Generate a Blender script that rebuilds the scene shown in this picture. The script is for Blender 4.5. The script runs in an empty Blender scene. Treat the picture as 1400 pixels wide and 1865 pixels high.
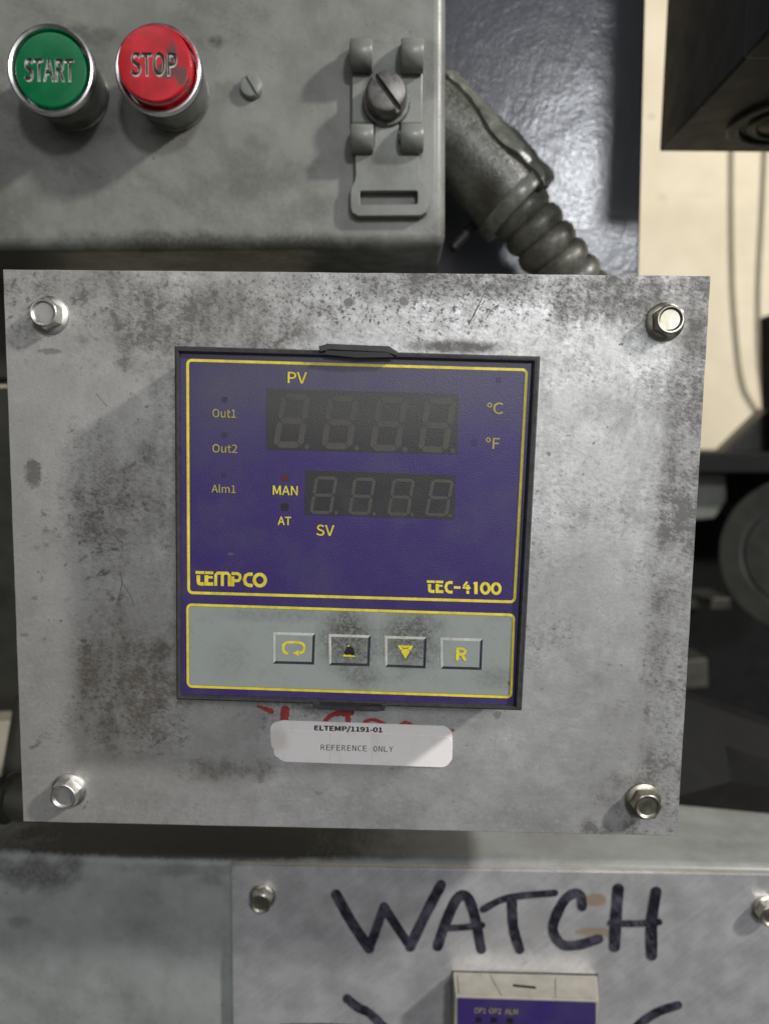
import bpy, bmesh, math, random
from mathutils import Matrix, Vector
random.seed(7)
S = bpy.context.scene
COL = S.collection
MM = 0.001
# ------------------------------------------------------------------ camera (solved from the plate and the 96 mm square controller)
CAMX, CAMZ, CAMD = 12.788, 35.898, 207.340          # mm
PITCH, YAW, ROLL, FPX = -0.1007, -0.0148, 0.0143, 1293.0
_f = Vector((math.sin(YAW)*math.cos(PITCH), math.cos(YAW)*math.cos(PITCH), math.sin(PITCH)))
_r = _f.cross(Vector((0, 0, 1))).normalized(); _u = _r.cross(_f)
CR = _r*math.cos(ROLL) + _u*math.sin(ROLL)
CU = _u*math.cos(ROLL) - _r*math.sin(ROLL)
cam = bpy.data.cameras.new('camera'); camo = bpy.data.objects.new('camera', cam); COL.objects.link(camo)
m = Matrix.Identity(4)
for i in range(3):
    m[i][0] = CR[i]; m[i][1] = CU[i]; m[i][2] = -_f[i]
m[0][3], m[1][3], m[2][3] = CAMX*MM, -CAMD*MM, CAMZ*MM
camo.matrix_world = m
cam.sensor_fit = 'HORIZONTAL'; cam.lens = 24.0; cam.sensor_width = 24.0*1400/FPX
cam.clip_start = 0.01; cam.clip_end = 50
cam.dof.use_dof = True; cam.dof.focus_distance = 0.198; cam.dof.aperture_fstop = 8.0
S.camera = camo
# ------------------------------------------------------------------ light: workshop lamps and added fill lights
w = bpy.data.worlds.new("World"); S.world = w; w.use_nodes = True
w.node_tree.nodes['Background'].inputs[0].default_value = (0.93, 0.97, 1.0, 1)
w.node_tree.nodes['Background'].inputs[1].default_value = 0.04
def lamp(name, loc, aim, size, power, color, shape='DISK', sy=None):
    l = bpy.data.lights.new(name, 'AREA'); l.shape = shape; l.size = size
    if sy: l.size_y = sy
    l.energy = power; l.color = color
    o = bpy.data.objects.new(name, l); COL.objects.link(o)
    o.location = loc
    o.rotation_euler = (Vector(aim)-Vector(loc)).to_track_quat('-Z', 'Y').to_euler()
    return o
lamp('bay_lamp', (1.16, -0.60, 0.88), (0, 0, 0), 0.11, 27, (1.0, 0.97, 0.93))
lamp('front_lamp', (0.75, -2.45, 1.03), (0, 0.05, 0), 0.30, 26, (0.93, 0.96, 1.0))
lamp('fill_panel', (0.28, -2.2, 0.55), (0.0, 0, 0.0), 2.6, 10.5, (1.0, 0.985, 0.965), 'RECTANGLE', 1.9)  # added unseen panel, gives the metal sheets something bright to reflect
lamp('fill_strip', (-1.3, -1.9, 1.7), (0, 0, 0), 1.4, 2.2, (0.97, 0.98, 1.0), 'RECTANGLE', .12)  # added unseen strip for reflections in the bolts and chrome
l = bpy.data.lights.new('wall_fill', 'SPOT'); l.energy = 11; l.color = (1.0, 0.94, 0.82); l.spot_size = math.radians(56); l.spot_blend = .5; l.shadow_soft_size = .08  # added unseen spot that brightens only the cream wall
o = bpy.data.objects.new('wall_fill', l); COL.objects.link(o); o.location = (0.75, 0.20, 0.95)
o.rotation_euler = (Vector((0.42, 0.62, 0.16))-o.location).to_track_quat('-Z', 'Y').to_euler()
S.view_settings.view_transform = 'Standard'; S.view_settings.look = 'None'
S.view_settings.exposure = 0.0; S.view_settings.gamma = 1.0
S.cycles.use_denoising = True

# ------------------------------------------------------------------ helpers
def W(px, py, y):
    """photograph pixel -> point on the vertical plane at depth y (mm)"""
    d = _f*FPX + CR*(px-700.0) - CU*(py-932.5)
    t = (y+CAMD)/d.y
    return Vector((CAMX+d.x*t, y, CAMZ+d.z*t))
def k(y): return (CAMD+y)/FPX            # mm per pixel at depth y
def thing(name, label, cat, loc, group=None):
    o = bpy.data.objects.new(name, None); COL.objects.link(o)
    o.empty_display_size = 0.01
    o.location = Vector(loc)*MM
    o['label'] = label; o['category'] = cat
    if group: o['group'] = group
    return o
def tag(o, label, cat, group=None):
    o['label'] = label; o['category'] = cat
    if group: o['group'] = group
    return o
def gloc(p):
    v = Vector((0, 0, 0))
    while p is not None:
        v += p.location; p = p.parent
    return v
def link(name, me, mat, parent=None, origin=None, smooth=30, bevel=0, seg=3, kind=None, label=None):
    """me holds world mm coordinates"""
    base = gloc(parent)
    if origin is None:
        if parent is None:
            c = Vector((0, 0, 0))
            for v in me.vertices: c += v.co
            org = c/max(1, len(me.vertices))*MM
        else: org = base
    else: org = Vector(origin)*MM
    for v in me.vertices: v.co = v.co*MM - org
    me.name = name
    if mat is not None:
        me.materials.clear(); me.materials.append(mat)
    for p in me.polygons: p.use_smooth = smooth > 0
    if smooth > 0: me.set_sharp_from_angle(angle=math.radians(smooth))
    o = bpy.data.objects.new(name, me); COL.objects.link(o)
    o.parent = parent; o.location = org-base
    if bevel:
        b = o.modifiers.new('bevel', 'BEVEL'); b.width = bevel*MM; b.segments = seg; b.limit_method = 'ANGLE'
        b.angle_limit = math.radians(40)
    if kind: o['kind'] = kind
    if label: o['label'] = label
    return o
class MB:
    def __init__(s): s.v = []; s.f = []
    def add(s, vs, fs):
        n = len(s.v); s.v += [tuple(v) for v in vs]; s.f += [tuple(i+n for i in f) for f in fs]; return s
    def prism(s, pts, y0, y1):
        """outline of (x,z) or Vectors, front y0, back y1"""
        P = [(p[0], p[-1]) for p in pts]; n = len(P)
        a = sum(P[i][0]*P[(i+1) % n][1]-P[(i+1) % n][0]*P[i][1] for i in range(n))
        if a < 0: P = P[::-1]
        vs = [(x, y0, z) for x, z in P]+[(x, y1, z) for x, z in P]
        fs = [tuple(range(n)), tuple(range(2*n-1, n-1, -1))]
        fs += [(i, i+n, (i+1) % n+n, (i+1) % n) for i in range(n)]
        return s.add(vs, fs)
    def box(s, x0, x1, y0, y1, z0, z1):
        return s.prism([(x0, z0), (x1, z0), (x1, z1), (x0, z1)], y0, y1)
    def lathe(s, c, prof, n=48, axis=Vector((0, -1, 0)), hexf=None, cap0=True, cap1=True, e1=None):
        """prof: list of (radius, height along axis, hexness)"""
        axis = Vector(axis).normalized(); c = Vector(c)
        if e1 is None: e1 = axis.orthogonal().normalized()
        e2 = axis.cross(e1)
        vs = []; fs = []
        for p in prof:
            r, h = p[0], p[1]; hx = p[2] if len(p) > 2 else 0; off = p[3] if len(p) > 3 else 0
            for i in range(n):
                a = 2*math.pi*i/n
                rr = r
                if hx:
                    t = (a+off) % (math.pi/3) - math.pi/6
                    rr = r*((1-hx)+hx*math.cos(math.pi/6)/math.cos(t))
                vs.append(c+axis*h+(e1*math.cos(a)+e2*math.sin(a))*rr)
        for j in range(len(prof)-1):
            for i in range(n):
                fs.append((j*n+i, j*n+(i+1) % n, (j+1)*n+(i+1) % n, (j+1)*n+i))
        if cap0: fs.append(tuple(range(n-1, -1, -1)))
        if cap1: fs.append(tuple((len(prof)-1)*n+i for i in range(n)))
        return s.add(vs, fs)
    def tube(s, pts, r, n=12):
        pts = [Vector(p) for p in pts]; N = len(pts)
        rr = r if isinstance(r, (list, tuple)) else [r]*N
        t0 = (pts[1]-pts[0]).normalized(); e1 = t0.orthogonal().normalized()
        vs = []; fs = []
        for i, p in enumerate(pts):
            t = (pts[min(i+1, N-1)]-pts[max(i-1, 0)]).normalized()
            e1 = (e1-t*e1.dot(t)).normalized(); e2 = t.cross(e1)
            for j in range(n):
                a = 2*math.pi*j/n
                vs.append(p+(e1*math.cos(a)+e2*math.sin(a))*rr[i])
        for i in range(N-1):
            for j in range(n):
                fs.append((i*n+j, i*n+(j+1) % n, (i+1)*n+(j+1) % n, (i+1)*n+j))
        fs.append(tuple(range(n-1, -1, -1))); fs.append(tuple((N-1)*n+j for j in range(n)))
        return s.add(vs, fs)
    def mesh(s):
        me = bpy.data.meshes.new('m'); me.from_pydata(s.v, [], s.f); me.validate(); me.update(); return me
    def build(s, name, mat, parent=None, **kw): return link(name, s.mesh(), mat, parent, **kw)

def wl(pts, y): return [W(p[0], p[1], y) for p in pts]
def shape(loops, y0, t, bevel=0.0):
    """2-D outlines (first may hold holes) of world points, front at y0, thickness t -> mesh in world mm"""
    cu = bpy.data.curves.new('c', 'CURVE'); cu.dimensions = '2D'; cu.fill_mode = 'BOTH'
    cu.extrude = max(t/2-bevel, 0.0); cu.bevel_depth = bevel; cu.bevel_resolution = 2
    if bevel: cu.offset = -bevel
    for lp in loops:
        sp = cu.splines.new('POLY'); sp.points.add(len(lp)-1)
        for q, p in zip(sp.points, lp): q.co = (p[0], p[-1], 0, 1)
        sp.use_cyclic_u = True
    ob = bpy.data.objects.new('c', cu)
    me = bpy.data.meshes.new_from_object(ob)
    bpy.data.objects.remove(ob); bpy.data.curves.remove(cu)
    for v in me.vertices: v.co = (v.co.x, y0+t/2-v.co.z, v.co.y)
    return me
def lerp(a, b, t): return a+(b-a)*t
def rrect(q, r, n=6):
    """rounded quadrilateral in pixels: q = TL, TR, BR, BL"""
    out = []
    rr = r if isinstance(r, (list, tuple)) else [r]*4
    Q = [Vector(p) for p in q]
    for i in range(4):
        c, a, b, R = Q[i], Q[i-1], Q[(i+1) % 4], rr[i]
        if R <= 0: out.append(c); continue
        p0 = c+(a-c).normalized()*R; p1 = c+(b-c).normalized()*R
        for j in range(n+1):
            t = j/n; kk = 0.45
            c0 = lerp(p0, c, 1-kk); c1 = lerp(p1, c, 1-kk)
            out.append(p0*(1-t)**3+c0*3*t*(1-t)**2+c1*3*t*t*(1-t)+p1*t**3)
    return out
def inset(q, d):
    Q = [Vector(p) for p in q]; out = []
    for i in range(4):
        a, b = (Q[i-1]-Q[i]).normalized(), (Q[(i+1) % 4]-Q[i]).normalized()
        out.append(Q[i]+(a+b)*d)
    return out
def bil(q, u, v):
    Q = [Vector(p) for p in q]
    return lerp(lerp(Q[0], Q[1], u), lerp(Q[3], Q[2], u), v)
def builtin_font(fn):
    try: return bpy.data.fonts.load(bpy.utils.system_resource('DATAFILES', path='fonts')+'/'+fn)
    except Exception: return None
SANS = builtin_font('Noto Sans CJK Regular.woff2'); MONO = builtin_font('DejaVuSansMono.woff2')
def text_mesh(body, bold=0.0, ext=0.0, bev=0.0, font=None):
    cu = bpy.data.curves.new('t', 'FONT'); cu.offset = bold
    if font or SANS: cu.font = font or SANS
    cu.body = body; cu.size = 1; cu.offset = bold; cu.extrude = ext; cu.bevel_depth = bev; cu.resolution_u = 4
    ob = bpy.data.objects.new('t', cu); COL.objects.link(ob)
    bpy.context.view_layer.update()
    me = bpy.data.meshes.new_from_object(ob)
    bpy.data.objects.remove(ob); bpy.data.curves.remove(cu)
    return me
def text(body, p0, p1, hpx, y, mat, parent, name='lettering', bold=0.0, relief=0.0, bev=0.0, shear=0.0, font=None, eng=False):
    """letters whose box spans p0..p1 (pixels, baseline ends) with height hpx, front at depth y"""
    me = text_mesh(body, bold if relief or eng else 0.0, 0.05 if relief else 0.0, bev, font)
    if bold > 0 and not relief and not eng:
        n0 = len(me.vertices); V = []; F = []
        for ci, (sx, sy) in enumerate(((0, 0), (1, 0), (-1, 0), (0, 1), (0, -1))):
            V += [(v.co.x+sx*bold, v.co.y+sy*bold, ci*4e-3) for v in me.vertices]
            F += [tuple(i+n0*ci for i in p.vertices) for p in me.polygons]
        bpy.data.meshes.remove(me); me = bpy.data.meshes.new('t'); me.from_pydata(V, [], F); me.update()
    xs = [v.co.x for v in me.vertices]; ys = [v.co.y for v in me.vertices]; zs = [v.co.z for v in me.vertices]
    x0, x1, y0, y1 = min(xs), max(xs), min(ys), max(ys); z0, z1 = min(zs), max(zs)
    A, B = W(*p0, y), W(*p1, y)
    e1 = (B-A); L = e1.length; e1 = e1/L; e2 = Vector((-e1.z, 0, e1.x)); H = hpx*k(y)
    for v in me.vertices:
        u, h = (v.co.x-x0)/(x1-x0), (v.co.y-y0)/(y1-y0)
        d = (z1-v.co.z)/(z1-z0)*relief if relief else -v.co.z*4
        q = A+e1*(u*L+shear*h*H)+e2*(h*H); q.y = y+d
        v.co = q
    return link(name, me, mat, parent, smooth=40 if relief else 0)
def smooth_line(pts, n=6):
    P = [Vector(p) for p in pts]
    if len(P) == 2:
        return [lerp(P[0], P[1], i/n) for i in range(n+1)]
    out = []
    for i in range(len(P)-1):
        a, b, c, d = P[max(i-1, 0)], P[i], P[i+1], P[min(i+2, len(P)-1)]
        for j in range(n):
            t = j/n
            out.append(0.5*((2*b)+(c-a)*t+(2*a-5*b+4*c-d)*t*t+(3*b-a-3*c+d)*t**3))
    return out+[P[-1]]
def ribbon(mb, pts, wpx, y, cap=True, sm=True, wob=0.0, e=0.0):
    """flat pen stroke (pixels) on the plane y"""
    P = smooth_line(pts) if sm else [Vector(p) for p in pts]
    n = len(P); L = []; R = []
    for i, p in enumerate(P):
        t = (P[min(i+1, n-1)]-P[max(i-1, 0)]).normalized(); nn = Vector((-t.y, t.x))
        ww = (wpx if not isinstance(wpx, (list, tuple)) else lerp(wpx[0], wpx[1], i/(n-1)))/2*(1+wob*(random.random()-.5))
        L.append(p+nn*ww); R.append(p-nn*ww)
    vs = []; fs = []
    for a, b in zip(L, R): vs += [W(*a, y), W(*b, y)]
    for i in range(n-1): fs.append((2*i, 2*i+1, 2*i+3, 2*i+2))
    mb.add(vs, fs)
    if cap:
        for (c, a, sgn) in ((P[0], L[0], 1), (P[-1], L[-1], -1)):
            v0 = a-c; pts2 = []
            for j in range(9):
                an = sgn*math.pi*j/8
                pts2.append(c+Vector((v0.x*math.cos(an)-v0.y*math.sin(an), v0.x*math.sin(an)+v0.y*math.cos(an))))
            ids = tuple(range(9))
            mb.add([W(*q, y) for q in pts2], [ids if sgn > 0 else ids[::-1]])
    return mb

# ------------------------------------------------------------------ materials
class Mat:
    def __init__(s, name):
        s.m = bpy.data.materials.new(name); s.m.use_nodes = True
        s.t = s.m.node_tree; s.b = s.t.nodes['Principled BSDF']
        g = s.t.nodes.new('ShaderNodeNewGeometry')
        v = s.t.nodes.new('ShaderNodeVectorMath'); v.operation = 'SCALE'; v.inputs['Scale'].default_value = 1000
        s.t.links.new(g.outputs['Position'], v.inputs[0]); s.pos = v.outputs[0]
        sp = s.t.nodes.new('ShaderNodeSeparateXYZ'); s.t.links.new(s.pos, sp.inputs[0])
        s.x, s.y, s.z = sp.outputs
    def put(s, inp, val):
        if hasattr(val, 'is_output'): s.t.links.new(val, inp)
        elif isinstance(val, tuple) and len(val) == 3 and inp.type == 'RGBA': inp.default_value = (*val, 1)
        else: inp.default_value = val
    def op(s, o, a, b=0.0, c=None, clamp=False):
        n = s.t.nodes.new('ShaderNodeMath'); n.operation = o; n.use_clamp = clamp
        s.put(n.inputs[0], a); s.put(n.inputs[1], b)
        if c is not None: s.put(n.inputs[2], c)
        return n.outputs[0]
    def add(s, *a):
        r = a[0]
        for q in a[1:]: r = s.op('ADD', r, q)
        return r
    def mul(s, *a):
        r = a[0]
        for q in a[1:]: r = s.op('MULTIPLY', r, q)
        return r
    def clamp(s, a): return s.op('ADD', a, 0.0, clamp=True)
    def noise(s, size, detail=4, rough=0.55, stretch=(1, 1, 1), rot=0, seed=0, dist=0.0):
        n = s.t.nodes.new('ShaderNodeTexNoise'); n.noise_dimensions = '3D'
        mp = s.t.nodes.new('ShaderNodeMapping'); mp.vector_type = 'TEXTURE'
        mp.inputs['Location'].default_value = (seed*37.1, seed*11.3, seed*23.7)
        mp.inputs['Rotation'].default_value = (0, rot, 0)
        mp.inputs['Scale'].default_value = stretch
        s.t.links.new(s.pos, mp.inputs[0]); s.t.links.new(mp.outputs[0], n.inputs['Vector'])
        n.inputs['Scale'].default_value = 1.0/size; n.inputs['Detail'].default_value = detail
        n.inputs['Roughness'].default_value = rough; n.inputs['Distortion'].default_value = dist
        return n.outputs[0]
    def rng(s, v, a, b, c=0.0, d=1.0, sm=True):
        n = s.t.nodes.new('ShaderNodeMapRange'); n.interpolation_type = 'SMOOTHSTEP' if sm else 'LINEAR'
        s.put(n.inputs[0], v)
        for i, q in enumerate((a, b, c, d)): s.put(n.inputs[i+1], q)
        return n.outputs[0]
    def mix(s, f, a, b):
        n = s.t.nodes.new('ShaderNodeMix'); n.data_type = 'RGBA'
        s.put(n.inputs[0], f); s.put(n.inputs[6], a); s.put(n.inputs[7], b)
        return n.outputs[2]
    def blob(s, px, py, rx, ry, y, n=None, amp=0.5, lo=1.0, hi=0.2):
        """soft patch centred on a pixel of the plane y, radii in pixels, edge broken by noise n"""
        c = W(px, py, y); kk = k(y)
        dx = s.mul(s.op('SUBTRACT', s.x, c.x), 1/(rx*kk)); dz = s.mul(s.op('SUBTRACT', s.z, c.z), 1/(ry*kk))
        d = s.op('SQRT', s.add(s.mul(dx, dx), s.mul(dz, dz)))
        if n is not None: d = s.add(d, s.mul(s.op('SUBTRACT', n, 0.5), amp*2))
        return s.rng(d, lo, hi)
    def bump(s, h, dist, strength=1.0):
        n = s.t.nodes.new('ShaderNodeBump'); n.inputs['Distance'].default_value = dist*MM; n.inputs['Strength'].default_value = strength
        s.put(n.inputs['Height'], h); s.t.links.new(n.outputs[0], s.b.inputs['Normal'])
    def set(s, col=None, rough=None, metal=None, spec=None, coat=None):
        if col is not None: s.put(s.b.inputs['Base Color'], col)
        if rough is not None: s.put(s.b.inputs['Roughness'], rough)
        if metal is not None: s.put(s.b.inputs['Metallic'], metal)
        if spec is not None: s.put(s.b.inputs['Specular IOR Level'], spec)
        if coat is not None: s.put(s.b.inputs['Coat Weight'], coat)
        return s.m
def plain(name, col, rough=0.5, metal=0.0, var=0.25, size=3.0, bump=0.0, spec=0.5):
    M = Mat(name); n = M.noise(size, 5, 0.6); n2 = M.noise(size*8, 3, 0.5, seed=3)
    f = M.rng(M.add(M.mul(n, .6), M.mul(n2, .4)), .3, .7)
    M.set(M.mix(f, tuple(c*(1-var) for c in col), tuple(min(1, c*(1+var*.6)) for c in col)), M.rng(n, .3, .7, rough*0.85, min(1, rough*1.15)), metal, spec)
    if bump: M.bump(n, bump)
    return M.m

def mat_galv():
    M = Mat('galvanised_sheet'); Y = 0
    big = M.noise(30, 4, .55); mid = M.noise(9, 6, .65, seed=1); fine = M.noise(1.6, 5, .7, seed=2)
    speck = M.noise(0.8, 3, .6, seed=5); hz = M.noise(2.0, 5, .65, (4, 1, 1), seed=4); vt = M.noise(2.2, 5, .65, (1, 1, 6), seed=6)
    scr = M.noise(0.55, 4, .7, (14, 1, 1), rot=math.radians(-48), seed=8)
    spang = M.t.nodes.new('ShaderNodeTexVoronoi'); spang.inputs['Scale'].default_value = 1/3.2
    M.t.links.new(M.pos, spang.inputs['Vector'])
    sp = M.t.nodes.new('ShaderNodeSeparateColor'); M.t.links.new(spang.outputs['Color'], sp.inputs[0])
    B = lambda px, py, rx, ry, n=mid, amp=.8, **kw: M.blob(px, py, rx, ry, Y, n, amp, **kw)
    # grime laid down where hands and oil reached the sheet
    tl = M.mul(B(330, 590, 330, 130), .75)
    tl2 = M.mul(B(150, 520, 260, 60), .5)
    brown = M.mul(B(232, 1250, 150, 205, amp=.5, lo=1.15, hi=.35), .72)
    brown2 = M.mul(B(190, 1330, 200, 150), .5)
    tr = M.mul(B(1150, 545, 200, 70), .6)
    trc = M.mul(B(1285, 560, 60, 120), .65)
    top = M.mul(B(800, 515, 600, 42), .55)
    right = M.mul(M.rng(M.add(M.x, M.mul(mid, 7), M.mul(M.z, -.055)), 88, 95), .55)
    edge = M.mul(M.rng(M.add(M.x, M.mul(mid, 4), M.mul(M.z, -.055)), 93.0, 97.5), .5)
    br = M.mul(B(1140, 1440, 130, 110), .6); br2 = M.mul(B(1080, 1510, 70, 40), .9)
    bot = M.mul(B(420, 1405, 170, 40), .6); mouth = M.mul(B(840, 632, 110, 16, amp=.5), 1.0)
    left_mid = M.mul(B(60, 860, 22, 30, n=fine, amp=.7, hi=.6), 1.0)
    lm2 = M.mul(B(225, 930, 170, 200), .45)
    clump = M.mul(M.rng(M.noise(3.2, 6, .68, (1.6, 1, 1), rot=math.radians(-30), seed=21), .56, .66), M.rng(M.add(M.mul(big, .6), M.mul(M.rng(M.x, -110, 60, 1, 0), .25)), .42, .62, .1, .6))
    rb = M.mul(B(1150, 1330, 130, 170), .4)
    grain = M.noise(.75, 5, .75, (2.4, 1, 1), rot=math.radians(22), seed=15)
    frac = M.noise(13, 10, .74, seed=23, dist=.3); frac2 = M.noise(5, 9, .72, (1, 1, 1.8), seed=25)
    soft = M.rng(M.add(M.mul(frac, .65), M.mul(frac2, .35)), .36, .60)
    cloud = M.mul(M.rng(M.add(M.mul(M.noise(24, 10, .7, seed=27, dist=.5), .7), M.mul(frac2, .3)), .46, .64), .30)
    bolts_g = B(92, 574, 62, 58, hi=.45)
    for q in ((1210, 586), (1170, 1457), (127, 1439)): bolts_g = M.op('MAXIMUM', bolts_g, B(*q, 62, 58, hi=.45))
    bolts_g = M.mul(bolts_g, .38)
    dark_patches = tl
    for q in (bolts_g, tl2, brown, brown2, tr, trc, top, right, edge, br, br2, bot, mouth, left_mid, lm2, rb):
        dark_patches = M.op('MAXIMUM', dark_patches, q)
    tex = M.rng(M.add(M.mul(fine, .45), M.mul(hz, .3), M.mul(vt, .25)), .36, .64)
    tex2 = M.rng(M.add(M.mul(fine, .5), M.mul(speck, .5)), .52, .64)
    topspeck = M.mul(B(740, 545, 480, 75, amp=.5), tex2, .9)
    d = M.clamp(M.add(M.mul(dark_patches, M.add(.30, M.mul(soft, .62), M.mul(M.rng(grain, .30, .70, sm=False), .22))), M.mul(tex, M.rng(big, .35, .7, .16, .42)), M.mul(tex2, M.rng(mid, .4, .6, .05, .25)), M.mul(M.rng(grain, .44, .70), M.rng(big, .38, .62, .14, .40)), topspeck, clump, cloud))
    # isolated dark spots and scratches
    spot = M.noise(2.6, 2, .4, seed=9)
    d = M.op('MAXIMUM', d, M.mul(M.rng(spot, .68, .73), .7))
    d = M.op('MAXIMUM', d, M.mul(M.rng(scr, .70, .76), M.rng(mid, .45, .6), .45))
    for (px, py, rx, ry) in ((735, 548, 8, 8), (635, 550, 9, 8), (540, 606, 9, 6), (62, 870, 14, 22), (200, 515, 9, 7), (222, 970, 12, 8), (90, 640, 22, 5),
                             (62, 1090, 7, 4), (45, 1157, 9, 4), (205, 1362, 10, 7), (215, 1100, 5, 4), (475, 1418, 6, 10), (580, 1445, 9, 4), (905, 1302, 7, 8), (1240, 1225, 6, 3)):
        d = M.op('MAXIMUM', d, M.mul(M.blob(px, py, rx*1.5, ry*1.5, Y, fine, .8, hi=.5), .85))
    base = M.mix(M.rng(M.add(M.mul(big, .5), M.mul(mid, .3), M.mul(sp.outputs[0], .05)), .3, .68), (.49, .487, .475), (.77, .772, .775))
    base = M.mix(M.rng(M.x, -105, 20, .55, 0), base, (.56, .535, .49))
    base = M.mix(M.rng(M.add(M.mul(hz, .5), M.mul(fine, .5)), .5, .66, 0, .35), base, (.72, .74, .77))
    brn = M.clamp(M.add(brown, brown2, M.mul(bot, .7), M.mul(tl, .4), M.mul(lm2, .7), .15))
    dc = M.mix(brn, (.085, .085, .082), (.105, .085, .062))
    col = M.mix(M.mul(d, .9), base, dc)
    # scratched worn line close to the right edge
    return M.set(col, M.clamp(M.add(.36, M.mul(mid, .16), M.mul(d, .3), M.mul(fine, .08))), M.rng(d, 0, 1, .80, .25)), M
MG, _M = mat_galv()
_M.bump(_M.add(_M.noise(1.2, 5, .7, seed=12), _M.mul(_M.noise(14, 2, .5, seed=13), 2.0)), .10, .6)

def mat_watch():
    M = Mat('brushed_steel_sheet'); Y = 52
    mid = M.noise(14, 5, .6, seed=1); br = M.noise(.8, 5, .7, (26, 1, 1), rot=math.radians(-42), seed=3); fine = M.noise(1.5, 4, .65, seed=2)
    d = M.clamp(M.add(M.mul(M.blob(590, 1650, 60, 70, Y, mid, .5), .5), M.mul(M.blob(1180, 1760, 60, 40, Y, mid, .6), .35), M.mul(M.blob(430, 1720, 26, 260, Y, mid, .5), .3),
            M.mul(M.blob(1300, 1590, 260, 24, Y, mid, .5), .45), M.mul(M.rng(fine, .56, .7), .25), M.mul(M.blob(540, 1780, 120, 40, Y, mid, .7), .35)))
    d = M.op('MAXIMUM', d, M.mul(M.blob(900, 1670, 360, 75, Y, mid, .5, lo=1.0, hi=.6), .34))  # cloudy reflection across the letters, painted as a darker tone
    orange_refl = M.clamp(M.add(M.mul(M.blob(1084, 1640, 24, 15, Y, fine, .3, lo=1.0, hi=.75), .7), M.mul(M.blob(1085, 1698, 48, 12, Y, fine, .4, lo=1.0, hi=.6), .65)))  # orange reflection painted into the base colour of the steel
    base = M.mix(M.rng(M.add(M.mul(br, .35), M.mul(mid, .65)), .33, .67), (.62, .61, .615), (.86, .85, .86))
    col = M.mix(d, M.mix(orange_refl, base, (.55, .36, .18)), (.11, .105, .10))
    M.bump(M.add(br, M.mul(fine, .5)), .05, .6)
    return M.set(col, M.clamp(M.add(.26, M.mul(mid, .2), M.mul(d, .3))), M.rng(d, 0, 1, .7, .3))
MW = mat_watch()

def mat_paint(name, a, b, Y=55, dark_patches=(), rough=.30, grime=.5):
    M = Mat(name)
    big = M.noise(35, 4, .55, seed=1); mid = M.noise(10, 6, .65, seed=2); fine = M.noise(1.3, 5, .7, seed=3)
    scr = M.noise(.8, 5, .7, (8, 1, 1), rot=math.radians(40), seed=5); st = M.noise(2, 5, .6, (1, 1, 7), seed=6)
    smear = M.noise(16, 6, .6, (2.4, 1, 1), rot=math.radians(35), seed=14)
    d = M.mul(M.rng(M.add(M.mul(smear, .75), M.mul(fine, .25)), .47, .70), grime)
    d = M.op('MAXIMUM', d, M.mul(M.rng(scr, .6, .72), M.rng(big, .4, .62), grime))
    d = M.op('MAXIMUM', d, M.mul(M.rng(M.noise(1.9, 2, .4, seed=9), .73, .78), .5))
    for (px, py, rx, ry, s, *am) in dark_patches:
        d = M.op('MAXIMUM', d, M.mul(M.blob(px, py, rx, ry, Y, mid, am[0] if am else .8), M.add(.6, M.mul(M.rng(fine, .35, .6), .4)), s))
    base = M.mix(M.rng(M.add(M.mul(big, .5), M.mul(st, .08), M.mul(mid, .42)), .35, .65), a, b)
    col = M.mix(d, base, (.045, .042, .036))
    M.bump(M.add(M.mul(fine, .4), M.noise(5, 3, .5, seed=7)), .10, .5)
    return M.set(col, M.clamp(M.add(rough, M.mul(mid, .15), M.mul(d, .2))), 0.0, .5)
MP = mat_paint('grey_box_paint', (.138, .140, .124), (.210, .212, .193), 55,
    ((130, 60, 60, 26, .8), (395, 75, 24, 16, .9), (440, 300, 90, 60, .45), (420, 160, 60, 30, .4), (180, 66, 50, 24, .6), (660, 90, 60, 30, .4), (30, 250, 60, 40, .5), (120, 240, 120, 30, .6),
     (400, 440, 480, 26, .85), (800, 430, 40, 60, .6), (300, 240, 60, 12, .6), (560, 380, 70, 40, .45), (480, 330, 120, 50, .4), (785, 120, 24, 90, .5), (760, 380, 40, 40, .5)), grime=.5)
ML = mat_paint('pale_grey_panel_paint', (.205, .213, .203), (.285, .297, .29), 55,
    ((300, 1549, 640, 27, 3.0, .15), (60, 1590, 130, 60, .8), (130, 1575, 40, 30, .7), (380, 1600, 40, 30, .4), (230, 1815, 30, 30, .3), (330, 1585, 160, 22, .4), (30, 1680, 40, 20, .4)), grime=.28)  # first patch paints shade on the shadowed left ledge; the others are stains
MH = mat_paint('grey_hasp_paint', (.135, .14, .122), (.20, .208, .188), 51, ((705, 130, 60, 40, .5), (700, 300, 60, 30, .35)), rough=.27, grime=.45)
MLEDGE = ML

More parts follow.
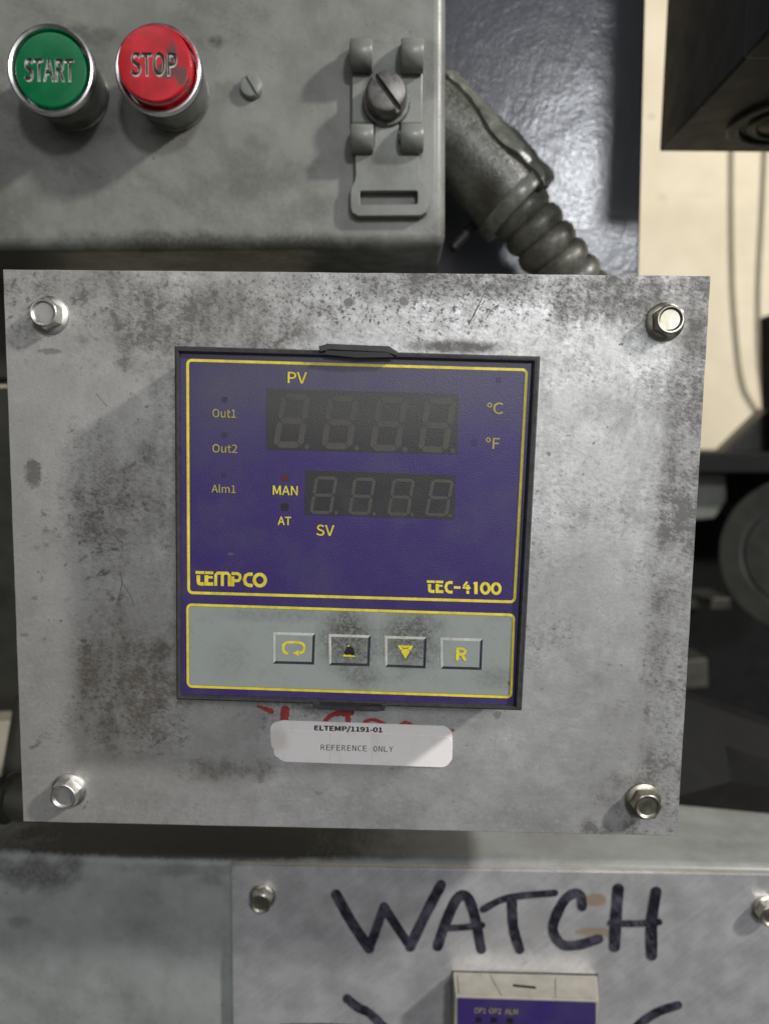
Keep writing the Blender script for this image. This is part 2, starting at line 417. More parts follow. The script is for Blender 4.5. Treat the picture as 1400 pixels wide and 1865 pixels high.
def mat_chrome(name, col=(.72, .71, .70), rough=.16):
    M = Mat(name); n = M.noise(1.2, 4, .6); n2 = M.noise(6, 4, .6, seed=2)
    d = M.rng(n2, .5, .75, 0, .3)
    return M.set(M.mix(d, col, (.22, .20, .16)), M.rng(n2, .3, .7, rough*.8, rough*1.3), 1.0)
MCH = mat_chrome('satin_chrome', (.80, .78, .78), .3); MZN = mat_chrome('zinc_plating', (.68, .67, .63), .40); MZO = mat_chrome('dull_yellow_zinc', (.46, .44, .36), .36)
def mat_film(name, base, hazec, lo=.32, Y=-9.5, haze=.3):
    M = Mat(name); g = M.noise(.45, 3, .65); mid = M.noise(14, 5, .6, seed=2); fine = M.noise(1.2, 4, .6, seed=4)
    dust_sheen = M.clamp(M.add(M.mul(M.rng(mid, .4, .68), haze), M.mul(M.rng(M.noise(.35, 2, .5, seed=8), .66, .72), .5)))
    top = M.mul(M.blob(650, 690, 480, 150, Y, mid, .6), haze*2.6); tl = M.mul(M.blob(400, 770, 110, 150, Y, mid, .5), haze)  # grey sheen of overhead light painted towards the top, mixed with dust
    scrf = M.noise(.35, 3, .6, (26, 1, 1), rot=math.radians(-28), seed=31)
    chip = M.mul(M.blob(420, 1009, 9, 4, Y, fine, .6), 1.0)
    dust_sheen = M.clamp(M.add(dust_sheen, top, tl, M.mul(M.rng(scrf, .66, .72), .25), chip))
    M.bump(g, .09, .7)
    return M.set(M.mix(dust_sheen, base, hazec), M.clamp(M.add(lo, M.mul(mid, .12))), 0, .5)
MF = mat_film('indigo_film', (.036, .021, .122), (.085, .083, .10), Y=-17.1, haze=.22)
MWIN = mat_film('smoked_display_film', (.024, .023, .026), (.05, .05, .047), haze=.4, Y=-17.1)
MSEG = plain('unlit_segment_film', (.068, .065, .056), .4, var=.15, size=1.0)
MYEL = plain('yellow_print', (.70, .59, .04), .4, var=.25, size=2.0)
MYDIM = plain('dusty_yellow_print', (.36, .31, .075), .45, var=.25, size=1.5)
MRIM = plain('charcoal_plastic', (.032, .031, .034), .42, var=.35, size=2.0, bump=.05)
MBLK = plain('black_plastic', (.012, .012, .013), .45, var=.4)
def mat_keypad():
    M = Mat('grey_green_keypad_film'); Y = -17.1; mid = M.noise(8, 5, .65, seed=2); fine = M.noise(1.0, 5, .7, seed=4); scr = M.noise(.4, 4, .7, (12, 1, 1), rot=math.radians(38), seed=3)
    d = M.mul(M.blob(635, 1168, 78, 92, Y, mid, .45), .95)
    for (px, py, rx, ry, s) in ((745, 1165, 85, 90, .85), (660, 1230, 60, 40, .6), (420, 1200, 60, 60, .2), (520, 1120, 190, 20, .3), (900, 1235, 60, 30, .35), (930, 1245, 10, 8, .8), (757, 1136, 7, 4, .9)):
        d = M.op('MAXIMUM', d, M.mul(M.blob(px, py, rx, ry, Y, mid, .6), s))
    d = M.clamp(M.add(M.mul(d, M.add(.45, M.mul(M.rng(fine, .38, .62), .55))), M.mul(M.rng(scr, .58, .7), .22), M.mul(M.rng(mid, .5, .7), .12)))
    M.bump(M.noise(.3, 2, .6), .04, .5)
    return M.set(M.mix(d, (.262, .288, .272), (.062, .058, .052)), M.clamp(M.add(.36, M.mul(mid, .15))), 0, .5)
MKEY = mat_keypad()
MCRK = plain('film_crack', (.10, .11, .10), .5)
MKL = plain('pale_key_print', (.50, .50, .46), .4, var=.25, size=1.2); MKD = plain('dark_key_print', (.03, .03, .045), .4, var=.2)
def mat_label():
    M = Mat('white_label_paper'); n = M.noise(6, 5, .6); f = M.noise(1.0, 4, .6, seed=2)
    e = M.blob(505, 1345, 30, 40, -.2, n, .5)
    d = M.clamp(M.add(M.mul(M.rng(n, .5, .75), .22), M.mul(e, .45), M.mul(M.rng(f, .6, .72), .12)))
    return M.set(M.mix(d, (.84, .80, .78), (.42, .38, .32)), .42, 0, .5)
MLAB = mat_label(); MINK = plain('black_print', (.02, .02, .025), .5)
MRED = plain('red_marker', (.34, .045, .04), .45, var=.3, size=2)
def mat_marker():
    M = Mat('black_marker'); n = M.noise(5, 4, .6); s_ = M.noise(.6, 4, .6, (10, 1, 1), rot=1.0, seed=3)
    return M.set(M.mix(M.rng(M.add(M.mul(n, .6), M.mul(s_, .4)), .4, .68), (.010, .009, .016), (.085, .080, .105)), .38, .1, .5)
MMK = mat_marker()
MGRN = plain('green_button_enamel', (.0, .125, .042), .22, var=.18, size=6)
def mat_red():
    M = Mat('red_button_enamel'); n = M.noise(6, 5, .6); f = M.noise(1.3, 4, .7, seed=2); Y = 33.6
    d = M.op('MAXIMUM', M.blob(306, 128, 34, 15, Y, f, .9, hi=.6), M.op('MAXIMUM', M.blob(312, 100, 11, 28, Y, f, .9, hi=.6), M.blob(330, 138, 14, 20, Y, f, .9, hi=.6)))
    return M.set(M.mix(M.mul(d, .85), M.mix(M.rng(n, .35, .65), (.36, .007, .014), (.50, .012, .022)), (.06, .045, .04)), M.add(.22, M.mul(d, .3)), 0, .5)
MREDB = mat_red()
MBAR = plain('shaded_barrel_metal', (.20, .20, .18), .4, .7, var=.5, size=4)  # darker than the ring: the barrel's shade is painted into the metal
MENG = plain('engraved_letter_edge', (.50, .50, .45), .3, var=.3, size=1, metal=.3)
MEMB = plain('dark_letter_fill', (.022, .026, .022), .5, var=.4, size=1)
MEMR = plain('dark_red_letter_fill', (.035, .022, .02), .5, var=.4, size=1)
def mat_column():
    M = Mat('slate_brushed_enamel'); big = M.noise(30, 4, .6, dist=.6); s1 = M.noise(5, 5, .6, (1, 1, 3.2), rot=math.radians(14), seed=2, dist=.4); f = M.noise(1.6, 4, .6, seed=3)
    M.bump(M.add(M.mul(s1, .8), M.mul(f, .35), M.mul(big, 2.4)), .24, .8)
    d = M.rng(M.add(M.mul(s1, .5), M.mul(f, .5)), .55, .72, 0, .4)
    return M.set(M.mix(d, (.12, .125, .145), (.19, .20, .22)), M.rng(f, .3, .7, .16, .27), 0, .45)
MCOL = mat_column()
MDK = plain('dark_machine_enamel', (.030, .028, .024), .42, var=.35, size=12, bump=.2)
MDK2 = plain('near_black_machine', (.008, .008, .008), .7, var=.4, size=10, spec=.15)
MDG = plain('grey_green_casting', (.105, .11, .095), .5, var=.3, size=14, bump=.2)
MOL = plain('olive_frame_enamel', (.05, .048, .036), .5, var=.4, size=12)
def mat_wall():
    M = Mat('cream_wall_paint'); n = M.noise(40, 5, .6); m2 = M.noise(160, 4, .6, (3, 1, 1), seed=4)
    c = M.mix(M.rng(M.add(M.mul(n, .5), M.mul(m2, .5)), .35, .65), (.60, .53, .39), (.70, .62, .47))
    d = M.clamp(M.add(M.mul(M.blob(1186, 212, 8, 5, 620, n, .4), .6), M.mul(M.blob(1205, 358, 14, 8, 620, n, .6), .25), M.mul(M.blob(1262, 355, 60, 4, 620, n, .6), .15), M.mul(M.blob(1250, 720, 30, 30, 620, n, .8), .12)))
    return M.set(M.mix(d, c, (.20, .17, .12)), .8, 0, .3)
MWALL = mat_wall()
MWIRE = plain('grey_green_cable', (.36, .34, .25), .6)
def mat_hose():
    M = Mat('grey_conduit_plastic'); n = M.noise(6, 5, .6); f = M.noise(1.4, 4, .6, seed=2)
    return M.set(M.mix(M.rng(M.add(M.mul(n, .6), M.mul(f, .4)), .36, .66), (.065, .063, .05), (.125, .122, .10)), M.rng(f, .3, .7, .3, .5), 0, .5)
MHOSE = mat_hose()
def mat_conn():
    M = Mat('painted_conduit_fitting'); n = M.noise(9, 5, .6); f = M.noise(1.4, 4, .6, seed=2)
    d = M.blob(885, 350, 40, 50, 80, n, .8)
    c = M.mix(M.rng(M.add(M.mul(n, .6), M.mul(f, .4)), .36, .66), (.042, .043, .034), (.098, .102, .086))
    M.bump(M.add(n, M.mul(f, .4)), .7, .7)
    return M.set(M.mix(M.mul(d, .8), c, (.04, .033, .022)), M.rng(f, .3, .7, .26, .42), 0, .5)
MCON = mat_conn()
MSHL = plain('worn_clamp_paint', (.125, .128, .108), .27, var=.45, size=5, bump=.25)
MSCR = plain('worn_screw_steel', (.16, .155, .145), .42, .6, var=.45, size=2.2)
MSCRA = plain('dark_scratch', (.10, .098, .092), .55)
MBEI = plain('beige_plastic', (.31, .295, .245), .5, var=.18, size=4)

# ------------------------------------------------------------------ far setting: wall, column, machinery
b = MB().box(-900, 1100, 620, 640, -500, 900); o = b.build('wall', MWALL); o['kind'] = 'structure'
YC = 130
b = MB().prism(wl([(560, -260), (1184, -260), (1176, 0), (1164, 500), (1150, 1100), (560, 1100)], YC), YC, YC+60)
o = b.build('machine_column', MCOL, bevel=1.2); tag(o, 'slate grey glossy brush-painted machine column behind the ribbed conduit', 'machine column')
# ------------------------------------------------------------------ upper control box
YB = 55
box = thing('control_box', 'dirty grey painted control box with rounded edges carrying the start and stop buttons', 'control box', W(400, 200, YB))
b = MB().prism(wl([(-260, -330), (813, -330), (811, 447), (-260, 458)], YB), YB, 125); b.build('enclosure_body', MP, box, bevel=4.2, seg=5)
scc = W(456, 153.5, YB-2.6)
def slotted(c, r, h, sl_dir, sw, sd):
    """slotted head made of two D-shaped halves joined by a slot floor"""
    c = Vector(c); d = Vector((sl_dir[0], 0, -sl_dir[1])).normalized(); p = Vector((-d.z, 0, d.x))
    mb = MB(); prof = [(1.0, h), (1.0, h*.40), (.97, h*.2), (.88, h*.06), (.74, 0.0)]
    for s in (-1, 1):
        n = 20; vs = []; fs = []
        for (f, yy) in prof:
            R = r*f; a0 = math.asin(min(.99, sw/2/R))
            for i in range(n+1):
                a = a0+(math.pi-2*a0)*i/n
                vs.append(c+d*(R*math.cos(a))+p*(s*R*math.sin(a))+Vector((0, yy, 0)))
        N = n+1
        for j in range(len(prof)-1):
            for i in range(n):
                q = (j*N+i, j*N+i+1, (j+1)*N+i+1, (j+1)*N+i); fs.append(q if s < 0 else q[::-1])
            q = (j*N, (j+1)*N, (j+1)*N+n, j*N+n); fs.append(q if s < 0 else q[::-1])
        t = tuple(range((len(prof)-1)*N, len(prof)*N)); fs.append(t if s < 0 else t[::-1])
        mb.add(vs, fs)
    mb.lathe(c+Vector((0, h, 0)), [(r*.99, 0), (r*.99, h-sd), (r*.95, h-sd+.02)], 40)
    bm = bmesh.new(); me = mb.mesh(); bm.from_mesh(me); bmesh.ops.recalc_face_normals(bm, faces=bm.faces[:]); bm.to_mesh(me); bm.free()
    return me
link('slotted_screw', slotted(scc, 4.0, 3.0, (55, 88), .9, 1.3), MH, box)

def push_button(name, label, front, base_px, capmat, proud, body, tp0, tp1, th, mat):
    yf = YB-18
    c = W(*front, yf); base = Vector((c.x, YB, c.z))
    t = thing(name, label, 'push button', base, 'push buttons on the grey control box')
    H = YB-yf
    b = MB().lathe(base, [(12.4, 0), (12.5, 1.0), (12.1, 1.6), (12.5, 6), (13.4, 11), (14.2, H-2.0), (14.35, H-.9), (14.1, H-.2), (13.6, H), (12.9, H-.35), (12.5, H-1.2), (12.4, H-6)], 72)
    b.build('bezel_ring', MCH, t, smooth=35)
    b = MB().lathe(base, [(12.5, .02), (12.62, 1.0), (12.2, 1.6), (12.6, 6), (13.5, 11), (14.1, H-3.2), (14.2, H-2.9)], 72, cap0=False, cap1=False); b.build('barrel', MBAR, t, smooth=35)
    b = MB().lathe(base, [(11.9, H-6.2), (11.9, H+proud-.7), (11.75, H+proud-.25), (11.4, H+proud-.05), (10.8, H+proud)], 72)
    cap = b.build('button_cap', capmat, t, smooth=50)
    ysurf = yf-proud
    cut = text(body, tp0, tp1, th, ysurf-1, MENG, None, name='letter_cutter', relief=1.5, bold=.014)
    bo = cap.modifiers.new('engrave', 'BOOLEAN'); bo.operation = 'DIFFERENCE'; bo.object = cut; bo.solver = 'EXACT'; bo.use_self = True
    cap.data.materials.append(MENG)
    bpy.context.view_layer.update()
    me = bpy.data.meshes.new_from_object(cap.evaluated_get(bpy.context.evaluated_depsgraph_get()))
    old = cap.data; cap.modifiers.clear(); cap.data = me; bpy.data.meshes.remove(old); me.name = 'button_cap'
    for p in me.polygons: p.use_smooth = abs(p.normal.y) < .98
    me.set_sharp_from_angle(angle=math.radians(22))
    bpy.data.objects.remove(cut)
    bb = cap.data.vertices
    text(body, tp0, tp1, th, ysurf+.46, mat, cap, bold=.012, eng=True)
push_button('start_button', 'round green push button embossed START in a chrome ring', (90.5, 124.5), None, MGRN, -.5, 'START', (41, 145.5), (134, 147), 40, MEMB)
push_button('stop_button', 'round red push button embossed STOP with worn dark patches', (286.5, 124), None, MREDB, 3.4, 'STOP', (236, 136.5), (322, 136.5), 41, MEMR)

# hasp: two leaves with rolled knuckles and a big slotted screw
hp = thing('hasp_latch', 'grey painted hinged hasp latch with slotted hanging tongue and big screw', 'hasp', W(705, 230, YB))
yl = YB-3.2
b = MB().prism(wl([(640, 74), (770, 74), (769, 224), (640, 224)], yl), yl, YB-.2); b.build('upper_leaf', MH, hp, bevel=.5)
yt = YB-3.6
leaf = [(682, 226), (726, 226), (727, 262), (757, 264), (764, 275), (764, 318), (768, 328), (779, 340), (781, 352), (781, 374), (777, 386), (766, 392), (652, 393), (641, 387), (637.5, 376), (637.5, 350), (639, 340), (645, 330), (647, 318), (646, 268), (681, 268)]
slot = rrect([(655, 347.5), (760, 347), (760, 371), (656, 372)], 4)
me = shape([wl(leaf, yt), wl(slot, yt)], yt, 3.3, .35); link('hanging_leaf', me, MH, hp)
for (x0, y0, x1, y1) in ((637, 66, 678, 119), (730, 66, 772, 121), (638, 220, 680, 269), (729, 220, 772, 269)):
    yk = YB-8; A = W(x0, (y0+y1)/2, yk); B_ = W(x1, (y0+y1)/2, yk); R = (y1-y0)/2*k(yk)*.98
    e = (B_-A)/2; c = (A+B_)/2; c.y = YB-R*.98; A = c-e; B_ = c+e
    n = 24
    L = (B_-A).length; ax = (B_-A).normalized()
    b = MB().lathe(A, [(R-.5, 0), (R, .45), (R, L-.45), (R-.5, L)], 36, axis=ax); b.build('knuckle', MH, hp, smooth=50)
    # the tail of the rolled sheet that lies on the leaf
sc = W(703, 163, YB-11.5)
b = MB().lathe((sc.x, yl, sc.z-.4), [(8.3, 0), (8.3, 1.0), (7.9, 1.5)], 48); b.build('washer', MSCR, hp)
link('slotted_screw', slotted((sc.x, YB-11.2, sc.z), 7.1, 6.6, (220, 275), 1.9, 2.6), MSCR, hp)

# ------------------------------------------------------------------ lower box, behind and below
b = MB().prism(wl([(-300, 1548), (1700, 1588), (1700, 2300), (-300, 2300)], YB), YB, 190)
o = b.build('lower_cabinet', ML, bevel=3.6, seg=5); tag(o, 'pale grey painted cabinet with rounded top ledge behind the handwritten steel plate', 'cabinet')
YW = 52
lw = thing('cover_plate', 'brushed steel plate with WATCH handwritten in black marker', 'cover plate', W(900, 1750, YW), 'bolted cover plates')
cut = [(822, 1769), (1088, 1775), (1090, 2070), (822, 2070)]
me = shape([wl([(421, 1577), (1900, 1602), (1900, 2250), (428, 2250)], YW), wl(cut, YW)], YW, YB-YW-.05, .2); link('steel_sheet', me, MW, lw)
ws = [[(612, 1630), (640, 1680), (672, 1728)], [(672, 1729), (686, 1690), (699, 1652)], [(699, 1652), (722, 1688), (747, 1724)], [(747, 1725), (772, 1672), (803, 1612)],
      [(797, 1724), (812, 1680), (832, 1638), (850, 1634), (864, 1668), (876, 1730)], [(806, 1692), (840, 1690), (878, 1686)],
      [(880, 1657), (925, 1636), (1010, 1627)], [(932, 1638), (935, 1690), (946, 1730)],
      [(1060, 1652), (1058, 1633), (1045, 1628), (1025, 1645), (1007, 1690), (1022, 1720), (1052, 1722), (1090, 1711)],
      [(1126, 1620), (1122, 1670), (1119, 1725)], [(1195, 1625), (1187, 1680), (1187, 1741)], [(1112, 1682), (1155, 1683), (1200, 1680)]]
groups = [[0, 1, 2, 3], [4, 5], [6, 7], [8], [9, 10, 11]]
wd = [20, 17, 17, 19, 19, 12, 13, 18, 18, 20, 20, 12]
for gi, g in enumerate(groups):
    mb = MB()
    for i in g: ribbon(mb, ws[i], wd[i], YW-.04-.03*i, wob=.12)
    mb.build('marker_letter', MMK, lw, smooth=0)
for i, (st, ww) in enumerate((([(632, 1820), (652, 1836), (672, 1846), (702, 1875)], 17), ([(512, 1873), (600, 1872), (720, 1880)], 14), ([(1234, 1832), (1200, 1843), (1170, 1862), (1140, 1890)], 17))):
    mb = MB(); ribbon(mb, st, ww, YW-.05-.03*i, wob=.12); mb.build('marker_stroke', MMK, lw, smooth=0)

def hex_bolt(parent, fl, y, rot, mat, R=5.45, hexr=4.35, hh=4.7):
    c = W(*fl, y); s = R/5.45
    e1 = Vector((math.cos(rot), 0, math.sin(rot)))
    b = MB().lathe(c, [(R, -.1), (R, .35), (R*.97, .7), (R*.90, .95), (hexr*1.03, 1.2, 1.0), (hexr, hh-.75, 1.0), (hexr*.93, hh-.2, .45), (hexr*.83, hh, 0), (hexr*.76, hh-.03, 0), (hexr*.69, hh-.35, 0), (hexr*.62, hh-.55, 0), (hexr*.2, hh-.6, 0)], 48, e1=e1)
    o = b.build('hex_bolt', mat, parent, origin=(c.x, y, c.z), smooth=28)
    return o
hex_bolt(lw, (478, 1633), YW, .3, MZO, 5.2, 4.5, 5.0)
hex_bolt(lw, (1392, 1655), YW, .1, MZO, 5.2, 4.5, 5.0)

# small controller at the bottom edge
yc2 = YW-11.5
ctl2 = thing('small_controller', 'small blue panel controller with beige top below the word WATCH', 'controller', W(957, 1800, YW))
A_, B2 = W(828, 1814, yc2), W(1090, 1823, yc2)
tb0, tb1 = W(824, 1769.5, YW), W(1087, 1776, YW)
vs = []
hb = 48
for (p, y) in ((A_, yc2), (B2, yc2)): vs.append(Vector((p.x, y, p.z)))
for (p, y) in ((tb1, YW), (tb0, YW)): vs.append(Vector((p.x, YW-.1, p.z)))
vs += [v-Vector((0, 0, hb)) for v in vs]
b = MB().add(vs, [(0, 1, 2, 3), (7, 6, 5, 4), (0, 4, 5, 1), (1, 5, 6, 2), (2, 6, 7, 3), (3, 7, 4, 0)]); b.build('bezel', MBEI, ctl2, smooth=0, bevel=.5)
fq = [(833, 1819), (1085, 1827), (1085, 2080), (833, 2070)]
yf2 = yc2-.25
me = shape([wl(rrect(fq, 3), yf2)], yf2, .2); face2 = link('front_film', me, MF, ctl2, smooth=0)
for (t_, x0, x1, yy) in (('OP1', 863.5, 884, 1846), ('OP2', 890.5, 912.4, 1847), ('ALM', 919, 942.5, 1848)):
    text(t_, (x0, yy), (x1, yy+.5), 11.5, yf2-.05, MYDIM, face2)
for (x, y) in ((872, 1858), (899, 1859), (928, 1860)):
    me = shape([wl(rrect([(x-6, y-5), (x+6, y-5), (x+6, y+5), (x-6, y+5)], 1), yf2-.04)], yf2-.04, .03); link('indicator', me, MBLK, face2, smooth=0)
# top clip lines of the beige bezel: three raised panels on its sloping top
def topface(u, v):  # u along the width, v from the back (0) to the front (1)
    bk = lerp(vs[3], vs[2], u); fr = lerp(vs[0], vs[1], u); q = lerp(bk, fr, v); return q
def top_panel(name, poly, h=.35, mat=None):
    nrm = (vs[1]-vs[0]).cross(vs[3]-vs[0]).normalized()
    if nrm.z < 0: nrm = -nrm
    P = [topface(*p) for p in poly]; n = len(P)
    V = [p-nrm*.1 for p in P]+[p+nrm*h for p in P]
    F = [tuple(range(n, 2*n))]+[(i, (i+1) % n, (i+1) % n+n, i+n) for i in range(n)]
    mb = MB().add(V, F); me = mb.mesh(); bm = bmesh.new(); bm.from_mesh(me); bmesh.ops.recalc_face_normals(bm, faces=bm.faces[:]); bm.to_mesh(me); bm.free()
    return link(name, me, mat or MBEI, ctl2, smooth=0, bevel=.12)
top_panel('side_clip', [(.03, .2), (.19, .2), (.19, .12), (.24, .12), (.31, .95), (.03, .95)])
top_panel('latch_cover', [(.255, .10), (.70, .10), (.70, .95), (.325, .95)])
top_panel('side_clip', [(.71, .22), (.97, .22), (.985, .96), (.70, .96)], .5)
top_panel('latch_slot', [(.41, .50), (.57, .56), (.57, .66), (.41, .60)], .42, MDK2)

# ------------------------------------------------------------------ middle enclosure and its galvanised plate
b = MB().prism(wl([(24, 512), (1272, 520), (1215, 1506), (60, 1478)], 3), 3.1, YC-.5)
b.build('enclosure_body', MP, bevel=1.5)
encl = bpy.data.objects['enclosure_body.001'] if 'enclosure_body.001' in bpy.data.objects else bpy.data.objects['enclosure_body']
encl.name = 'junction_box'; tag(encl, 'deep grey steel box hidden behind the galvanised controller plate', 'junction box')
pl = thing('cover_plate', 'stained galvanised steel plate with four bolts around the square temperature controller', 'cover plate', (0, 0, 0), 'bolted cover plates')
Q = [W(5, 490, 0), W(1294, 502, 0), W(1233, 1523, 0), W(42, 1497, 0)]
def edge_pts(a, b, n, amp):
    out = []
    for i in range(n):
        t = i/n; p = lerp(a, b, t)
        if i: p = p+Vector((random.uniform(-amp, amp), 0, random.uniform(-amp, amp)))
        out.append(p)
    return out
outl = []
for i in range(4): outl += edge_pts(Q[i], Q[(i+1) % 4], 40, .05)
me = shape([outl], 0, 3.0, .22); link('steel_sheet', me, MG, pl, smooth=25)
hex_bolt(pl, (92.5, 574), 0, .42, MZN); hex_bolt(pl, (1210, 586), 0, .62, MZO); hex_bolt(pl, (1170, 1457), 0, .05, MZO); hex_bolt(pl, (127, 1438.5), 0, .3, MZN)
# red marker remains above the labels
for i, (st, ww) in enumerate((([(470, 1287), (482, 1291), (494, 1296)], (6, 12)), ([(519, 1294), (518, 1306), (516, 1318)], 20), ([(592, 1313), (604, 1303), (620, 1299), (640, 1298)], (9, 16)),
        ([(632, 1300), (634, 1312)], 12), ([(664, 1315), (680, 1311), (700, 1319)], 8), ([(730, 1319), (740, 1316), (748, 1320)], 7), ([(822, 1329), (826, 1331)], 4))):
    mb = MB(); ribbon(mb, st, [q*.8 for q in ww] if isinstance(ww, tuple) else ww*.8, -.03-.02*i, wob=.4); mb.build('marker_mark', MRED, pl, smooth=0)

for i, (st, ww) in enumerate((([(853, 592), (866, 566), (887, 522)], 1.6), ([(862, 573), (872, 556), (880, 553)], 1.4), ([(884, 582), (894, 566), (906, 555)], 1.3), ([(1014, 535), (1028, 521)], 1.6), ([(218, 1040), (222, 1062), (214, 1096)], 1.4), ([(222, 1062), (236, 1082), (244, 1104)], 1.2), ([(175, 716), (195, 740)], 1.2))):
    mb = MB(); ribbon(mb, st, ww, -.03, cap=False, wob=.6); mb.build('scratch_mark', MSCRA, pl, smooth=0)
# ------------------------------------------------------------------ stickers
def sticker(name, label, q, r, y):
    me = shape([wl(rrect(q, r, 8), y)], y, .12); o = link(name, me, MLAB, None, smooth=0, origin=tuple(W(*bil(q, .5, .5), y)))
    return tag(o, label, 'label', 'white stickers under the controller')
sticker('label_sticker', 'bottom-most white sticker whose left edge shows behind the other two labels', [(492, 1315), (700, 1318), (700, 1375), (494, 1368)], 14, -.14)
s1 = sticker('label_sticker', 'white sticker printed ELTEMP/1191-01 partly covered by another label', [(497, 1311.5), (824, 1323), (823, 1390), (499, 1380)], [20, 20, 10, 10], -.28)
s2 = sticker('label_sticker', 'white sticker printed REFERENCE ONLY lying on top of the other labels', [(500, 1331), (823, 1343), (822, 1398.5), (502, 1387)], [20, 10, 20, 20], -.42)
text('ELTEMP/1191-01', (572, 1332.6), (696.5, 1336.4), 13, -.29, MINK, s1, bold=.018)
ref = 'REFERENCE ONLY'
x0, x1 = 584.0, 715.5; pitch = (x1-x0)/(len(ref)-.25)
for i, ch in enumerate(ref):
    if ch == ' ': continue
    cx = x0+pitch*i; yy = 1366.6+(cx-x0)*.026
    text(ch, (cx, yy), (cx+pitch*.74, yy+.2), 11, -.44, MINK, s2, bold=0, name='lettering', font=MONO)
for x in (601, 678):
    mb = MB(); ribbon(mb, [(x, 1337), (x-.5, 1390)], .9, -.43, cap=False); mb.build('print_line', plain('faint_line_print', (.66, .62, .58), .5), s2, smooth=0)

# ------------------------------------------------------------------ the square temperature controller
tc = thing('temperature_controller', 'square temperature controller with indigo face, blank digit displays and yellow print', 'temperature controller', W(650, 960, 0))
YR = -18.5; YF = -17.1
OQ = [(316, 629), (985, 648), (951, 1296), (320, 1276)]
IQ = [(326, 641.5), (970, 659.5), (937, 1287), (328.5, 1266.5)]
oc = [W(*p, YR) for p in OQ]; ic = [W(*p, YR) for p in IQ]
# rim: outer wall, rounded front, inner wall
def frame_mesh():
    mb = MB(); loops = []
    def loop(t, y, grow=0.0):
        L = []
        for a, c in zip(oc, ic):
            d = (c-a); L.append(Vector((a.x+d.x*t, y, a.z+d.z*t)))
        return L
    prof = [(0, -.1), (0, YR+.9), (.18, YR+.15), (.42, YR), (.72, YR+.1), (.95, YR+.6), (1.0, YF+.3)]
    vs = []; fs = []
    for t, y in prof: vs += loop(t, y)
    for j in range(len(prof)-1):
        for i in range(4): fs.append((j*4+i, (j+1)*4+i, (j+1)*4+(i+1) % 4, j*4+(i+1) % 4))
    mb.add(vs, fs)
    me = mb.mesh(); bm = bmesh.new(); bm.from_mesh(me); bmesh.ops.recalc_face_normals(bm, faces=bm.faces[:]); bm.to_mesh(me); bm.free()
    return me
rim = link('rim', frame_mesh(), MRIM, tc, smooth=25)
def fw(p): return W(*p, YF)
FQ = [(325, 640), (972, 658), (938.5, 1289), (327, 1268)]
me = shape([[W(*p, YR) for p in FQ]], YF, .5); face = link('face_film', me, MF, tc, smooth=0)
# clips at top and bottom
for q, gap in (([(580, 630), (596, 625.5), (708, 630), (724, 640), (722, 648), (704, 642), (600, 637), (582, 641)], [(594, 638), (706, 642), (718, 650), (650, 651), (590, 645)]),
          ([(568, 1280), (704, 1284), (700, 1295), (686, 1297), (580, 1293), (570, 1289)], [(584, 1279), (692, 1283), (700, 1287), (640, 1287), (580, 1284)])):
    me = shape([wl(q, YR-1.0)], YR-1.0, 2.2, .25); link('clip', me, MRIM, tc)
    me = shape([wl(gap, YR-1.06)], YR-1.06, .3); link('clip_gap', me, MBLK, tc, smooth=0)
L1, L2, L3 = YF-.05, YF-.10, YF-.15
def ring(q, wpx, r, y, mat, name='printed_border'):
    me = shape([wl(rrect(q, r), y), wl(rrect(inset(q, wpx), max(r-wpx, 1)), y)], y, .03); return link(name, me, mat, face, smooth=0)
ring([(339, 653), (961.5, 671), (939, 1099), (341, 1082)], 5, 10, L1, MYEL)
KQ = [(339, 1099), (938, 1118), (932.5, 1272.5), (340, 1252.5)]
me = shape([wl(rrect(inset(KQ, 4.6), 6), L1)], L1, .03); keypad = link('keypad', me, MKEY, tc, smooth=0)
me = shape([wl(rrect(KQ, 10), L1), wl(rrect(inset(KQ, 5), 6), L1)], L1, .03); link('printed_border', me, MYEL, keypad, smooth=0)
# displays
def seg_polys(tw, th, g):
    t, h = tw, th
    H = lambda v: [(g+t*.5, v), (t+g*.3, v-h/2), (1-t-g*.3, v-h/2), (1-g-t*.5, v), (1-t-g*.3, v+h/2), (t+g*.3, v+h/2)]
    V = lambda u, a, b2: [(u, a+g), (u+t/2, a+h*.5+g), (u+t/2, b2-h*.5-g), (u, b2-g), (u-t/2, b2-h*.5-g), (u-t/2, a+h*.5+g)]
    return [H(h/2), H(.5), H(1-h/2), V(t/2, h*.2, .5), V(1-t/2, h*.2, .5), V(t/2, .5, 1-h*.2), V(1-t/2, .5, 1-h*.2)]
def display(win, digits, dots, t, h):
    me = shape([wl(win, L1)], L1, .03); d = link('display_window', me, MWIN, tc, smooth=0)
    for q in digits:
        for poly in seg_polys(t, h, .02):
            me = shape([wl([bil(q, *p) for p in poly], L2)], L2, .03); link('digit_segment', me, MSEG, d, smooth=0)
    for (x, y, r) in dots:
        me = shape([wl(rrect([(x-r, y-r), (x+r, y-r), (x+r, y+r), (x-r, y+r)], r*.8, 3), L2)], L2, .03); link('decimal_point', me, MSEG, d, smooth=0)
display([(485.5, 708), (835.5, 716.5), (832.5, 827.5), (485, 819)],
    [[(512, 716), (566, 718), (551, 816), (496.5, 815)], [(597.5, 720), (654, 721), (640, 819), (584, 817)], [(687, 722), (743, 724), (728, 822), (672, 820.5)], [(774, 725), (832, 726), (814, 825.5), (760, 823)]],
    [(558.5, 813.5, 4.5), (649, 816, 4.5), (737, 818.5, 4.5), (824, 821, 4.5)], .2, .115)
